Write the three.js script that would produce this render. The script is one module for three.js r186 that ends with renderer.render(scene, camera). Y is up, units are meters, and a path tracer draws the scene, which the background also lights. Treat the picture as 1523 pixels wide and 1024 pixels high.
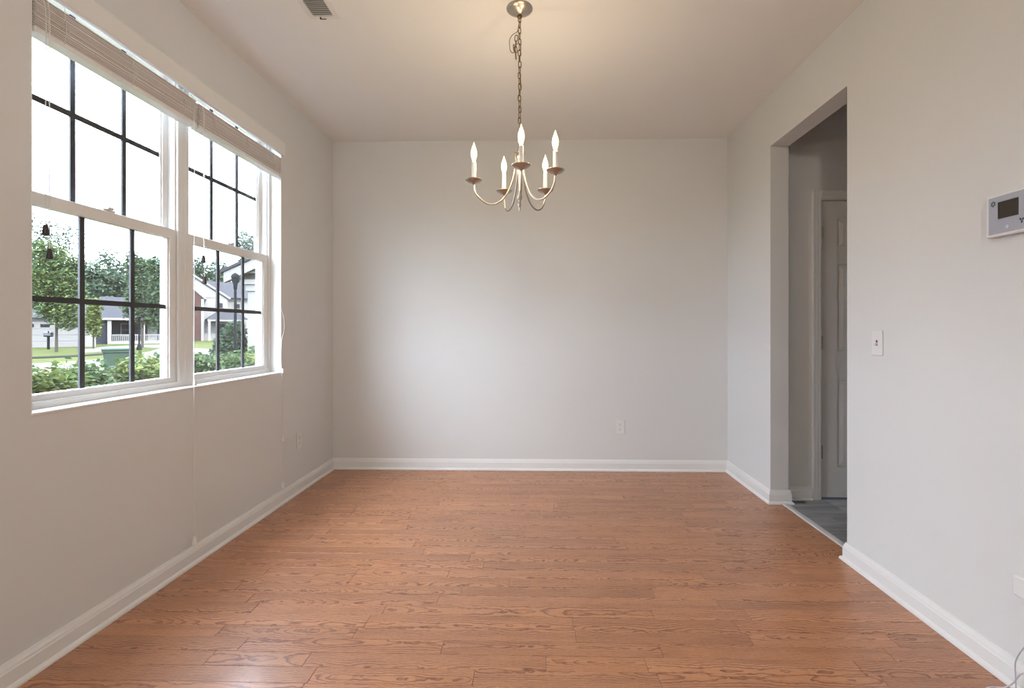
import * as THREE from 'three';
import { mergeGeometries } from 'three/addons/utils/BufferGeometryUtils.js';
import { RoundedBoxGeometry } from 'three/addons/geometries/RoundedBoxGeometry.js';

// ---------------------------------------------------------------- camera, sky, sun, exposure
const scene = new THREE.Scene();
const FOCAL = 715, PX = 781.74, PY = 490.78, YAW = 0.02448, EYE = 1.1646;   // lens read from the room's edges
const camera = new THREE.PerspectiveCamera(2 * Math.atan(512 / FOCAL) * 180 / Math.PI, 1523 / 1024, 0.05, 600);
camera.position.set(0, EYE, 0);
camera.rotation.y = YAW;
camera.setViewOffset(1523, 1024, 761.5 - PX, 512 - PY, 1523, 1024);
scene.add(camera);

const renderer = new THREE.WebGLRenderer({ antialias: true });
renderer.toneMapping = THREE.LinearToneMapping;
renderer.toneMappingExposure = 1.0;
renderer.shadowMap.enabled = true;
renderer.shadowMap.type = THREE.PCFSoftShadowMap;

// seeded randomness and value noise
let seed = 20240607;
function rnd() { seed = (seed + 0x6D2B79F5) | 0; let t = Math.imul(seed ^ (seed >>> 15), 1 | seed); t = (t + Math.imul(t ^ (t >>> 7), 61 | t)) ^ t; return ((t ^ (t >>> 14)) >>> 0) / 4294967296; }
const rr = (a, b) => a + (b - a) * rnd();
function hash(x, y) { let h = Math.imul(x | 0, 374761393) + Math.imul(y | 0, 668265263) | 0; h = Math.imul(h ^ (h >>> 13), 1274126177); return ((h ^ (h >>> 16)) >>> 0) / 4294967296; }
function noise(x, y) { const i = Math.floor(x), j = Math.floor(y), u = x - i, v = y - j, a = u * u * (3 - 2 * u), b = v * v * (3 - 2 * v); return (hash(i, j) * (1 - a) + hash(i + 1, j) * a) * (1 - b) + (hash(i, j + 1) * (1 - a) + hash(i + 1, j + 1) * a) * b; }
function fbm(x, y, n = 4) { let s = 0, k = 0.5, t = 0; for (let i = 0; i < n; i++) { s += k * noise(x, y); t += k; x = x * 2.03 + 17.1; y = y * 2.03 + 5.7; k *= 0.5; } return s / t; }
const smooth = (a, b, x) => { const t = Math.min(1, Math.max(0, (x - a) / (b - a))); return t * t * (3 - 2 * t); };

const SKY = 33;   // overcast luminance at the zenith; a third of it at the horizon
{ // bright broken overcast: white cloud with thin places where pale blue shows
  const w = 512, h = 256, data = new Float32Array(w * h * 4);
  for (let j = 0; j < h; j++) for (let i = 0; i < w; i++) {
    const el = ((j + 0.5) / h - 0.5) * Math.PI, az = (i + 0.5) / w * Math.PI * 2, r = 1 / (0.25 + Math.max(0, Math.sin(el)));
    const c = smooth(0.3, 0.52, fbm(20 + Math.cos(az) * Math.cos(el) * r * 2.2, 20 + Math.sin(az) * Math.cos(el) * r * 2.2, 5));
    const m = (0.4 + 0.6 * c) * (1 + 2 * Math.max(0, Math.sin(el))) / 3, k = 4 * (j * w + i);
    data[k] = (0.7 * (1 - c) + 0.88 * c) * SKY * m; data[k + 1] = (0.92 * (1 - c) + 1.0 * c) * SKY * m; data[k + 2] = (1.28 * (1 - c) + 1.15 * c) * SKY * m; data[k + 3] = 1;
  }
  const t = new THREE.DataTexture(data, w, h, THREE.RGBAFormat, THREE.FloatType);
  t.mapping = THREE.EquirectangularReflectionMapping; t.magFilter = THREE.LinearFilter; t.minFilter = THREE.LinearFilter; t.needsUpdate = true;
  scene.background = t;
}
{ // hazy sun behind the house, so that it lights the street but not the window
  const sun = new THREE.DirectionalLight(new THREE.Color(1, 0.95, 0.85), 12);
  sun.position.set(46, 60, 18); sun.target.position.set(-20, 0, -25);
  sun.castShadow = true; sun.shadow.radius = 4; sun.shadow.mapSize.set(4096, 4096);
  Object.assign(sun.shadow.camera, { left: -80, right: 80, top: 80, bottom: -80, near: 1, far: 250 });
  scene.add(sun, sun.target);
}

// ---------------------------------------------------------------- helpers
const taken = {};
function numbered(n) { const k = taken[n] = (taken[n] ?? -1) + 1; return k ? `${n}_${String(k).padStart(3, '0')}` : n; }
function tag(o, label, category, group, kind) { o.userData.label = label; o.userData.category = category; if (group) o.userData.group = group; if (kind) o.userData.kind = kind; return o; }
function mesh(name, geos, mat, parent = scene) {
  const g = Array.isArray(geos) ? (geos.length > 1 ? mergeGeometries(geos.map((q) => q.index ? q.toNonIndexed() : q)) : geos[0]) : geos;
  const m = new THREE.Mesh(g, mat); m.name = parent === scene ? numbered(name) : name; m.castShadow = m.receiveShadow = true; parent.add(m); return m;
}
function group(name, x = 0, y = 0, z = 0, parent = scene) { const g = new THREE.Group(); g.name = parent === scene ? numbered(name) : name; g.position.set(x, y, z); parent.add(g); return g; }
// box between two corners
function bx(x0, x1, y0, y1, z0, z1) { const g = new THREE.BoxGeometry(Math.abs(x1 - x0), Math.abs(y1 - y0), Math.abs(z1 - z0)); g.translate((x0 + x1) / 2, (y0 + y1) / 2, (z0 + z1) / 2); return g; }
function rbx(x0, x1, y0, y1, z0, z1, r = 0.003, s = 2) { const w = Math.abs(x1 - x0), h = Math.abs(y1 - y0), d = Math.abs(z1 - z0); const g = new RoundedBoxGeometry(w, h, d, s, Math.min(r, w / 2.1, h / 2.1, d / 2.1)); g.translate((x0 + x1) / 2, (y0 + y1) / 2, (z0 + z1) / 2); return g; }
// prism: closed profile of [out, y] swept from point a to point b (both [x, z]); out points along n = [nx, nz]
function sweep(profile, a, b, n, ma = 0, mb = 0) {   // ma, mb: 1 mitres that end round an outer corner
  const len = Math.hypot(b[0] - a[0], b[1] - a[1]), dir = [(b[0] - a[0]) / len, (b[1] - a[1]) / len], k = profile.length;
  const pos = [], p3 = (p, e) => { const m = p[0] * (e === a ? -ma : mb); return [e[0] + n[0] * p[0] + dir[0] * m, p[1], e[1] + n[1] * p[0] + dir[1] * m]; }, flip = (n[0] * dir[1] - n[1] * dir[0]) > 0;
  const tri = (...t) => { if (flip) t.reverse(); for (const v of t) pos.push(...v); };
  for (let i = 0; i < k; i++) { const p = profile[i], q = profile[(i + 1) % k]; tri(p3(p, a), p3(q, a), p3(q, b)); tri(p3(p, a), p3(q, b), p3(p, b)); }
  const f = THREE.ShapeUtils.triangulateShape(profile.map((p) => new THREE.Vector2(...p)), []);
  for (const t of f) { tri(...t.map((i) => p3(profile[i], a)).reverse()); tri(...t.map((i) => p3(profile[i], b))); }
  const g = new THREE.BufferGeometry(); g.setAttribute('position', new THREE.Float32BufferAttribute(pos, 3)); g.computeVertexNormals();
  g.setAttribute('uv', new THREE.Float32BufferAttribute(new Float32Array(pos.length / 3 * 2), 2)); return g;
}
function tube(points, r, seg = 24, rad = 8, closed = false) { return new THREE.TubeGeometry(new THREE.CatmullRomCurve3(points.map((p) => p.isVector3 ? p : new THREE.Vector3(...p)), closed), seg, r, rad, closed); }
function lathe(pts, seg = 24) { return new THREE.LatheGeometry(pts.map((p) => new THREE.Vector2(...p)), seg); }
const at = (g, x, y, z) => g.translate(x, y, z);
// a photo pixel to a point on the level y = level
function onLevel(u, v, level) { const dep = (EYE - level) * FOCAL / (v - PY), lat = (u - PX) * dep / FOCAL, c = Math.cos(YAW), s = Math.sin(YAW); return [lat * c - dep * s, -(lat * s + dep * c)]; }
// a photo pixel to a point at a given depth along the room
function atDepth(u, v, d) { const c = Math.cos(YAW), s = Math.sin(YAW), t = (u - PX) / FOCAL, x = d * (t * c - s) / (c + t * s), dep = d * c - x * s; return [x, EYE - (v - PY) * dep / FOCAL, -d]; }

const lin = (r, g, b) => new THREE.Color().setRGB(r, g, b);
const std = (color, roughness = 0.6, extra = {}) => new THREE.MeshPhysicalMaterial({ color, roughness, ...extra });
const ext = (color, extra = {}) => std(color, 0.95, { specularIntensity: 0.12, ...extra });   // weathered outdoor surfaces
function grain(w, h, f, srgb = true) { const data = new Uint8Array(w * h * 4); for (let j = 0; j < h; j++) for (let i = 0; i < w; i++) { const c = f(i, j), k = 4 * (j * w + i); data[k] = c[0]; data[k + 1] = c[1]; data[k + 2] = c[2]; data[k + 3] = 255; } const t = new THREE.DataTexture(data, w, h); t.wrapS = t.wrapT = THREE.RepeatWrapping; t.magFilter = THREE.LinearFilter; t.minFilter = THREE.LinearMipmapLinearFilter; t.generateMipmaps = true; if (srgb) t.colorSpace = THREE.SRGBColorSpace; t.needsUpdate = true; return t; }

// ---------------------------------------------------------------- materials
const M = {
  wall: std(lin(0.712, 0.718, 0.718), 0.75),
  ceiling: std(lin(0.87, 0.87, 0.87), 0.9),
  white: std(lin(0.80, 0.80, 0.79), 0.35),
  trim: std(lin(0.80, 0.80, 0.80), 0.35),
  vinyl: std(lin(0.78, 0.78, 0.77), 0.4),
  blind: std(lin(0.86, 0.82, 0.8), 0.5),
  cord: std(lin(0.75, 0.74, 0.72), 0.8),
  darkWood: std(lin(0.035, 0.022, 0.024), 0.45),
  backlitGrille: std(lin(0.03, 0.03, 0.034), 0.5),  // white window bars; their backlit darkness is put into the colour
  glass: new THREE.MeshPhysicalMaterial({ color: 0xffffff, roughness: 0, transmission: 1, thickness: 0, ior: 1.45 }),
  plastic: std(lin(0.78, 0.78, 0.78), 0.35),
  slot: std(lin(0.02, 0.02, 0.02), 0.6),
  nickel: std(lin(0.52, 0.47, 0.41), 0.28, { metalness: 1 }),
  bronze: std(lin(0.25, 0.17, 0.1), 0.3, { metalness: 1 }),
  steel: std(lin(0.45, 0.43, 0.4), 0.35, { metalness: 1 }),
  door: std(lin(0.84, 0.84, 0.83), 0.45),
  strip: std(lin(0.55, 0.54, 0.53), 0.35),
};

// ---------------------------------------------------------------- room
const XL = -1.715, XR = 1.5626, D = 3.991, H = 2.74, BACK = -2.9, T = 0.16;   // depth runs along -z; BACK is the wall behind the camera
const WD0 = 1.587, WD1 = 3.18, WY0 = 0.875, WY1 = 2.44;                       // twin window opening
const OD0 = 2.465, OD1 = 3.264, OY = 2.397, RT = 0.12;                        // cased opening in the right wall
const HX = 3.05, HD = 3.345, HN = 1.2;                                        // hall beyond it
{
  const x0 = XL - T, x1 = XL, g = [];
  const edges = [BACK - T, WD0, WD1, D + T];
  for (const [a, b] of [[0, 1], [2, 3]]) g.push(bx(x0, x1, 0, H, -edges[a], -edges[b]));
  for (const [a, b] of [[1, 2]]) { g.push(bx(x0, x1, 0, WY0, -edges[a], -edges[b])); g.push(bx(x0, x1, WY1, H, -edges[a], -edges[b])); }
  tag(mesh('wall_left', g, M.wall), 'grey painted wall around the twin window', 'wall', null, 'structure');
}
tag(mesh('wall_back', bx(XL, XR, 0, H, -D, -D - T), M.wall), 'plain grey painted end wall behind the chandelier', 'wall', null, 'structure');
tag(mesh('wall_right', [bx(XR, XR + RT, 0, H, -OD1, -D - T), bx(XR, XR + RT, OY, H, -OD0, -OD1), bx(XR, XR + RT, 0, H, -BACK + T, -OD0)], M.wall), 'grey painted wall with the open doorway to the hall', 'wall', null, 'structure');
tag(mesh('wall_rear', bx(XL, XR, 0, H, -BACK, -BACK + T), M.wall), 'grey painted wall facing the chandelier wall', 'wall', null, 'structure');
tag(mesh('ceiling', bx(XL - T, HX + 0.12, H, H + 0.2, -D - T, -BACK + T), M.ceiling), 'flat pale ceiling over the room', 'ceiling', null, 'structure');
{ // hall
  const hall = mesh('wall_hall', [bx(XR + RT, 1.95 - 0.012, 0, H, -HD, -HD - 0.12), bx(1.95 - 0.012, 2.71 + 0.012, 2.062, H, -HD, -HD - 0.12), bx(2.71 + 0.012, HX, 0, H, -HD, -HD - 0.12), bx(HX, HX + 0.12, 0, H, -HN + 0.12, -HD - 0.12), bx(XR + RT, HX, 0, H, -HN, -HN + 0.12), bx(1.9, 2.8, 0, H, -HD - 0.12, -HD - 0.2)], M.wall);
  tag(hall, 'grey painted walls of the hall beyond the doorway', 'wall', null, 'structure');
}

// oak boards: sixteen strips of flat-sawn grain, each 76 mm by 1.86 m
const STRIPS = 16, SH = 84, OAK_W = 2048, OAK_H = STRIPS * SH;
const oakParams = Array.from({ length: STRIPS }, () => ({ c: rr(-30, 110), z: rr(16, 60), amp: rr(16, 42), per: rr(4.5, 7.5), ox: rr(0, 500), oy: rr(0, 500), cut: rr(-0.015, 0.015) }));
const oakValue = new Float32Array(OAK_W * OAK_H);
for (let s = 0; s < STRIPS; s++) { const q = oakParams[s];
  for (let i = 0; i < OAK_W; i++) { const x = i / 1.1, zc = q.z + q.amp * (fbm(q.ox + x * 0.0035, q.oy, 3) - 0.5) * 2 + q.cut * x;
    for (let j = 0; j < SH; j++) { const y = j / 1.1;
      const r = Math.hypot(y - q.c, zc) + 5 * (fbm(q.ox + x * 0.014, q.oy + y * 0.05, 3) - 0.5) + 2.4 * (noise(q.ox + x * 0.07, q.oy + y * 0.12) - 0.5);
      let t = r / q.per; t -= Math.floor(t);
      const late = Math.pow(smooth(0.35, 0.95, t), 2) * (1 - smooth(0.95, 1, t));
      const pore = smooth(0.62, 0.8, noise(q.oy + x * 0.045, q.ox + y * 1.3)) * (0.35 + 0.65 * late);
      const wide = fbm(q.ox + x * 0.004, q.oy + y * 0.03, 3) - 0.5;
      oakValue[(s * SH + j) * OAK_W + i] = Math.min(1, 0.62 * late * (0.5 + 0.8 * noise(q.ox + x * 0.01, q.oy + 9)) + 0.5 * pore + 0.5 * Math.max(0, wide) + 0.12 * noise(x * 0.3, y * 2)); } } }
const oakMap = grain(OAK_W, OAK_H, (i, j) => { const v = oakValue[j * OAK_W + i]; return [252 - 104 * v, 252 - 134 * v, 252 - 146 * v]; });
const oakBump = grain(OAK_W, OAK_H, (i, j) => { const v = 255 * (1 - oakValue[j * OAK_W + i]); return [v, v, v]; }, false);
const OAK_TONES = [[0.529, 0.242, 0.109], [0.570, 0.265, 0.122], [0.496, 0.224, 0.100], [0.591, 0.275, 0.126], [0.512, 0.236, 0.108], [0.546, 0.247, 0.109]].map((c) => std(lin(...c), 0.46, { map: oakMap, bumpMap: oakBump, bumpScale: 0.0002, ior: 1.6, clearcoat: 0.55, clearcoatRoughness: 0.2 }));
// one plank: a slab whose top edges are eased, with its strip of grain on top
function plankGeo(x0, x1, z0, z1, y0, y1, e, strip, off, perM = 1 / 1.862, rows = STRIPS) {
  const X = [x0, x0 + e, x1 - e, x1], Z = [z0, z0 - e, z1 + e, z1], pos = [], uv = [], nor = [];
  const u = (x) => off + (x - x0) * perM, v = (z) => (strip + 0.04 + 0.92 * (z0 - z) / (z0 - z1)) / rows;
  const quad = (a, b, c, d) => { const A = new THREE.Vector3(...a), n = new THREE.Vector3(...b).sub(A).cross(new THREE.Vector3(...c).sub(A)).normalize(); for (const p of [a, b, c, a, c, d]) { pos.push(...p); uv.push(u(p[0]), v(p[2])); nor.push(n.x, n.y, n.z); } };
  const ym = y1 - e;
  quad([X[1], y1, Z[1]], [X[2], y1, Z[1]], [X[2], y1, Z[2]], [X[1], y1, Z[2]]);
  quad([X[0], ym, Z[0]], [X[3], ym, Z[0]], [X[2], y1, Z[1]], [X[1], y1, Z[1]]);
  quad([X[3], ym, Z[0]], [X[3], ym, Z[3]], [X[2], y1, Z[2]], [X[2], y1, Z[1]]);
  quad([X[3], ym, Z[3]], [X[0], ym, Z[3]], [X[1], y1, Z[2]], [X[2], y1, Z[2]]);
  quad([X[0], ym, Z[3]], [X[0], ym, Z[0]], [X[1], y1, Z[1]], [X[1], y1, Z[2]]);
  quad([X[0], y0, Z[0]], [X[3], y0, Z[0]], [X[3], ym, Z[0]], [X[0], ym, Z[0]]);
  quad([X[3], y0, Z[0]], [X[3], y0, Z[3]], [X[3], ym, Z[3]], [X[3], ym, Z[0]]);
  quad([X[3], y0, Z[3]], [X[0], y0, Z[3]], [X[0], ym, Z[3]], [X[3], ym, Z[3]]);
  quad([X[0], y0, Z[3]], [X[0], y0, Z[0]], [X[0], ym, Z[0]], [X[0], ym, Z[3]]);
  const g = new THREE.BufferGeometry(); g.setAttribute('position', new THREE.Float32BufferAttribute(pos, 3)); g.setAttribute('normal', new THREE.Float32BufferAttribute(nor, 3)); g.setAttribute('uv', new THREE.Float32BufferAttribute(uv, 2)); return g;
}
{
  const floor = tag(group('floor'), 'reddish brown oak strip flooring', 'floor', null, 'structure');
  mesh('subfloor', [bx(XL - T, XR + RT / 2 + 0.02, -0.22, -0.012, -D - T, -BACK + T)], M.darkWood, floor);
  const w = 0.0762, first = 1.26; let count = 0, last = -1;
  const row = (d0, d1, near) => { // planks of one course, running across the room; the doorway courses reach the threshold
    const right = (d0 > OD0 - 0.01 && d1 < OD1 + 0.01) ? XR + 0.075 : XR; let x = XL - rr(0, 0.9);
    while (x < right - 0.02) { const L = rnd() < 0.25 ? rr(0.3, 0.55) : rr(0.6, 1.22); let x1 = Math.min(x + L, right); if (right - x1 < 0.12) x1 = right; const xa = Math.max(x, XL);
      if (x1 > xa + 0.02) { let k = Math.floor(rnd() * OAK_TONES.length); if (k === last) k = (k + 1) % OAK_TONES.length; last = k;
        const g = plankGeo(xa + 0.0005, x1 - 0.0005, -d0 - 0.0002, -d1 + 0.0002, -0.012, rr(-0.0003, 0.0003), 0.0009, Math.floor(rnd() * STRIPS), rnd());
        if (near) near.push([g, k]); else { mesh('plank', g, OAK_TONES[k], floor); count++; } }
      x = x1; } };
  for (let d = first; d < D - 0.001; d += w) row(d, Math.min(d + w, D), null);
  const behind = []; for (let d = first - w; d > BACK; d -= w) row(Math.max(d, BACK), d + w, behind);
  for (let k = 0; k < OAK_TONES.length; k++) { const m = mesh('planking', behind.filter((q) => q[1] === k).map((q) => q[0]), OAK_TONES[k], floor); m.userData.kind = 'stuff'; }
  console.log('planks', count);
}
{ // hall floor: grey vinyl planks running into the hall
  const vin = grain(512, 512, (i, j) => { const x = i / 512, y = j / 512, v = fbm(x * 6, y * 90, 4) * 0.6 + fbm(x * 3 + 9, y * 14, 3) * 0.5; const c = Math.max(90, Math.min(250, 205 + 150 * (v - 0.55))); return [c, c, c + 1]; });
  const mats = [[0.66, 0.66, 0.68], [0.42, 0.42, 0.43], [0.75, 0.74, 0.76], [0.55, 0.54, 0.55]].map((c) => std(lin(...c), 0.5, { map: vin }));
  const floor = tag(group('floor_hall'), 'grey wood look plank floor in the hall', 'floor', null, 'structure');
  mesh('subfloor', bx(XR + RT / 2 + 0.02, HX, -0.22, -0.011, -HD - 0.2, -HN), M.darkWood, floor);
  const x0 = XR + 0.104, w = 0.152; let n = 0;
  for (let x = x0; x < HX - 0.01; x += w, n++) { let d = 1.2 - rr(0, 0.8) - n * 0.13; while (d < HD) { const e = d + 1.22, a = Math.max(d, HN), b = Math.min(e, HD); if (b > a + 0.02) { const xe = Math.min(x + w, HX);
    if (x < XR + RT && (a < OD0 || b > OD1)) { const q = plankGeo(x + 0.0004, xe - 0.0004, -Math.max(a, OD0), -Math.min(b, OD1), -0.011, 0.0, 0.0008, 0, rnd(), 0.9, 1); mesh('plank', q, mats[(n * 3 + 1) % 4], floor); }
    else mesh('plank', plankGeo(x + 0.0004, xe - 0.0004, -a, -b, -0.011, 0.0, 0.0008, 0, rnd(), 0.9, 1), mats[(n * 3 + (rnd() < 0.5 ? 1 : 2)) % 4], floor); } d = e; } }
}
tag(mesh('trim_1', sweep([[-0.022, 0], [0.022, 0], [0.018, 0.005], [0.008, 0.0075], [-0.008, 0.0075], [-0.018, 0.005]], [XR + 0.088, -OD0], [XR + 0.088, -OD1], [1, 0]), M.strip), 'pale grey threshold strip between oak and grey floors', 'threshold', null, 'structure');

// baseboards: board with an eased, stepped top and a quarter-round shoe
const BASE = [[0, 0], [0.026, 0], [0.0255, 0.007], [0.022, 0.013], [0.0145, 0.018], [0.0145, 0.062], [0.0125, 0.066], [0.011, 0.074], [0.0065, 0.084], [0.005, 0.090], [0, 0.090]];
const baseboard = (name, label, ...gs) => tag(mesh(name, gs, M.trim), label, 'baseboard', null, 'structure');
baseboard('baseboard_left', 'white baseboard under the twin window', sweep(BASE, [XL, -BACK], [XL, -D], [1, 0]));
baseboard('baseboard_back', 'white baseboard along the chandelier end wall', sweep(BASE, [XL, -D], [XR, -D], [0, 1]));
baseboard('baseboard_right', 'short white baseboard wrapping the far side of the doorway', sweep(BASE, [XR, -OD1], [XR, -D], [-1, 0], 1), sweep(BASE, [XR, -OD1], [XR + RT, -OD1], [0, 1], 1, 1), sweep(BASE, [XR + RT, -OD1], [XR + RT, -HD], [1, 0], 1));
baseboard('baseboard_near', 'white baseboard running below the light switch', sweep(BASE, [XR, -BACK], [XR, -OD0], [-1, 0], 0, 1), sweep(BASE, [XR, -OD0], [XR + 0.06, -OD0], [0, -1], 1));
baseboard('baseboard_hall', 'white baseboard beside the panelled hall door', sweep(BASE, [XR + RT, -HD], [1.876, -HD], [0, 1]));

// ---------------------------------------------------------------- windows
// one double-hung unit between depths a and b; bars at the given depths and heights, coloured as backlit silhouettes
function windowUnit(name, label, a, b, v) {
  const w = tag(group(name), label, 'window', null, 'structure');
  const f0 = XL - 0.155, f1 = XL - 0.07, y0 = WY0 + 0.005, y1 = WY1 - 0.002;
  mesh('frame', [rbx(f0, f1, y0, y1, -a, -a - 0.026, 0.003), rbx(f0, f1, y0, y1, -b + 0.026, -b, 0.003), rbx(f0, f1, y0, y0 + 0.028, -a - 0.02, -b + 0.02, 0.003), rbx(f0, f1, 2.43, y1, -a - 0.02, -b + 0.02, 0.003),
    bx(f0, f1 - 0.012, y0, y1, -a - 0.026, -a - 0.034), bx(f0, f1 - 0.012, y0, y1, -b + 0.026, -b + 0.034)], M.vinyl, w);
  const sash = (nm, x0, x1, lo, hi, rb, rt, st, vx, hy) => {
    const s = group(nm, 0, 0, 0, w), ia = a + 0.028, ib = b - 0.028;
    mesh('sash_frame', [rbx(x0, x1, lo, hi, -ia, -ia - st, 0.003), rbx(x0, x1, lo, hi, -ib + st, -ib, 0.003), rbx(x0, x1, lo, lo + rb, -ia - st + 0.004, -ib + st - 0.004, 0.003), rbx(x0, x1, hi - rt, hi, -ia - st + 0.004, -ib + st - 0.004, 0.003),
      bx(x0 + 0.008, x1 - 0.007, lo + rb, hi - rt, -ia - st, -ia - st - 0.007), bx(x0 + 0.008, x1 - 0.007, lo + rb, hi - rt, -ib + st, -ib + st + 0.007)], M.vinyl, s);
    const xm = (x0 + x1) / 2 - 0.003, cols = [ia + st + 0.005, ...vx, ib - st - 0.005], rows = [lo + rb - 0.003, hy, hi - rt + 0.003];
    for (const d of vx) mesh('muntin', bx(xm - 0.004, xm + 0.004, rows[0], rows[2], -d - 0.0105, -d + 0.0105), M.backlitGrille, s);
    for (let c = 0; c < 3; c++) mesh('muntin', bx(xm - 0.0038, xm + 0.0038, hy - 0.0105, hy + 0.0105, -cols[c] - (c ? 0.0105 : 0), -cols[c + 1] + (c < 2 ? 0.0105 : 0)), M.backlitGrille, s);
    for (let c = 0; c < 3; c++) for (let r = 0; r < 2; r++) mesh('pane', bx(xm - 0.0015, xm + 0.0015, rows[r], rows[r + 1], -cols[c], -cols[c + 1]), M.glass, s);
    return s; };
  sash('upper_sash', XL - 0.148, XL - 0.118, 1.628, 2.433, 0.032, 0.02, 0.036, v, 2.02);
  const ls = sash('lower_sash', XL - 0.112, XL - 0.078, 0.896, 1.66, 0.036, 0.048, 0.042, v, 1.277);
  mesh('sash_lock', [rbx(XL - 0.112, XL - 0.085, 1.66, 1.672, -(a + b) / 2 - 0.03, -(a + b) / 2 + 0.03, 0.003), rbx(XL - 0.1, XL - 0.07, 1.668, 1.678, -(a + b) / 2 - 0.008, -(a + b) / 2 + 0.02, 0.003)], M.vinyl, ls);
  return w;
}
windowUnit('window_1', 'white double hung window looking onto the grey house', WD0, 2.372, [1.868, 2.106]);
windowUnit('window_2', 'white double hung window looking onto the porch column', 2.395, WD1, [2.683, 2.914]);
{ const a = WD0, b = WD1;
  tag(mesh('trim_2', [bx(XL - 0.153, XL - 0.072, WY0 + 0.005, WY1 - 0.002, -(a + b) / 2 - 0.0165, -(a + b) / 2 + 0.0105)], M.vinyl), 'white post between the two windows', 'window post', null, 'structure');
  tag(mesh('trim_3', [rbx(XL - 0.078, XL + 0.004, WY0 - 0.004, WY0 + 0.006, -a + 0.0, -b - 0.0, 0.003)], M.white), 'thin white sill below the twin window', 'window sill', null, 'structure');
  // painted returns of the opening
  tag(mesh('trim_4', [bx(XL - 0.07, XL - 0.0005, WY0 + 0.006, WY1, -a, -a - 0.004), bx(XL - 0.07, XL - 0.0005, WY0 + 0.006, WY1, -b + 0.004, -b), bx(XL - 0.07, XL - 0.0005, WY1 - 0.004, WY1, -a - 0.004, -b + 0.004)], M.white), 'white painted returns around the twin window', 'window return', null, 'structure');
}

// ---------------------------------------------------------------- blinds
function blind(label, a, b, tiltD, liftD, lift) {
  const o = tag(group('window_blind'), label, 'blind', null), x0 = XL - 0.045, x1 = XL + 0.008;
  mesh('headrail', rbx(x0, x1 - 0.006, 2.366, 2.412, -a, -b, 0.002), M.blind, o);
  const n = 19, lo = 2.206, hi = 2.314;
  for (let k = 0; k < n; k++) { const y = lo + (hi - lo) * (k + 0.5) / n, sx = rr(-0.0035, 0.0025), g = rbx(x0 + sx, x1 + sx - 0.002, y - 0.0015, y + 0.0015, -a - rr(0.001, 0.004), -b + rr(0.001, 0.004), 0.001, 1); mesh('slat', g, M.blind, o); }
  mesh('bottom_rail', rbx(x0, x1 - 0.001, 2.183, 2.204, -a - 0.002, -b + 0.002, 0.004), M.white, o);
  for (const d of [a + 0.1, (a + b) / 2, b - 0.1]) mesh('ladder_cord', [tube([[x1 + 0.0015, 2.37, -d], [x1 + 0.004, 2.3, -d], [x1 + 0.005, 2.25, -d - 0.004], [x1 + 0.001, 2.193, -d]], 0.0011, 12, 5), tube([[x1 + 0.004, 2.296, -d], [x1 + 0.011, 2.28, -d + 0.008], [x1 + 0.008, 2.262, -d + 0.012], [x1 + 0.005, 2.25, -d]], 0.0011, 12, 5), tube([[x1 + 0.004, 2.27, -d], [x1 + 0.01, 2.25, -d - 0.008], [x1 + 0.008, 2.232, -d - 0.01], [x1 + 0.004, 2.225, -d]], 0.0011, 12, 5)], M.cord, o);
  const tassel = (p, x, y, d, mat, s = 1) => mesh('tassel', at(lathe([[0.0005, 0.036 * s], [0.0055 * s, 0.0355 * s], [0.0068 * s, 0.032 * s], [0.0106 * s, 0.002 * s], [0.0098 * s, -0.001], [0.0005, -0.001]], 14), x, y, -d), mat, p);
  tiltD.forEach(([d, y]) => { const c = mesh('tilt_cord', tube([[x1 - 0.001, 2.372, -d], [x1 + 0.006, 2.324, -d], [x1 + 0.016, 2.28, -d], [x1 + 0.018, 2.0, -d], [x1 + 0.018, y + 0.03, -d]], 0.0015, 24, 5), M.cord, o); tassel(c, x1 + 0.018, y, d, M.darkWood).userData.label = 'dark wooden tassel'; });
  const c = mesh('lift_cord', tube(lift, 0.0016, 60, 6), M.cord, o), e = lift[lift.length - 1];
  for (const [y, s] of liftD) tassel(c, e[0], y, -e[2], M.white, s).userData.label = 'white cord tassel';
  return o;
}
blind('white slatted blind raised above the window onto the grey house', WD0 + 0.006, 2.378, [[1.611, 1.49], [1.624, 1.41]], [[0.89, 0.8], [0.107, 1.1]],
  [[XL + 0.007, 2.372, -2.322], [XL + 0.014, 2.322, -2.322], [XL + 0.028, 2.26, -2.322], [XL + 0.03, 2.15, -2.322], [XL + 0.03, 1.6, -2.322], [XL + 0.03, 0.95, -2.319], [XL + 0.03, 0.5, -2.322], [XL + 0.03, 0.12, -2.324]]);
blind('white slatted blind raised above the window onto the porch column', 2.388, WD1 - 0.006, [[2.392, 1.505], [2.4, 1.398]], [[0.878, 0.8], [0.425, 1.0], [0.118, 1.0]],
  [[XL + 0.007, 2.372, -3.12], [XL + 0.014, 2.322, -3.12], [XL + 0.02, 2.26, -3.12], [XL + 0.02, 2.15, -3.12], [XL + 0.016, 1.5, -3.135], [XL + 0.014, 1.32, -3.145], [XL + 0.014, 1.245, -3.185], [XL + 0.014, 1.17, -3.192], [XL + 0.014, 1.1, -3.16], [XL + 0.018, 0.95, -3.142], [XL + 0.024, 0.88, -3.14], [XL + 0.028, 0.5, -3.142], [XL + 0.03, 0.13, -3.142]]);
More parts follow.
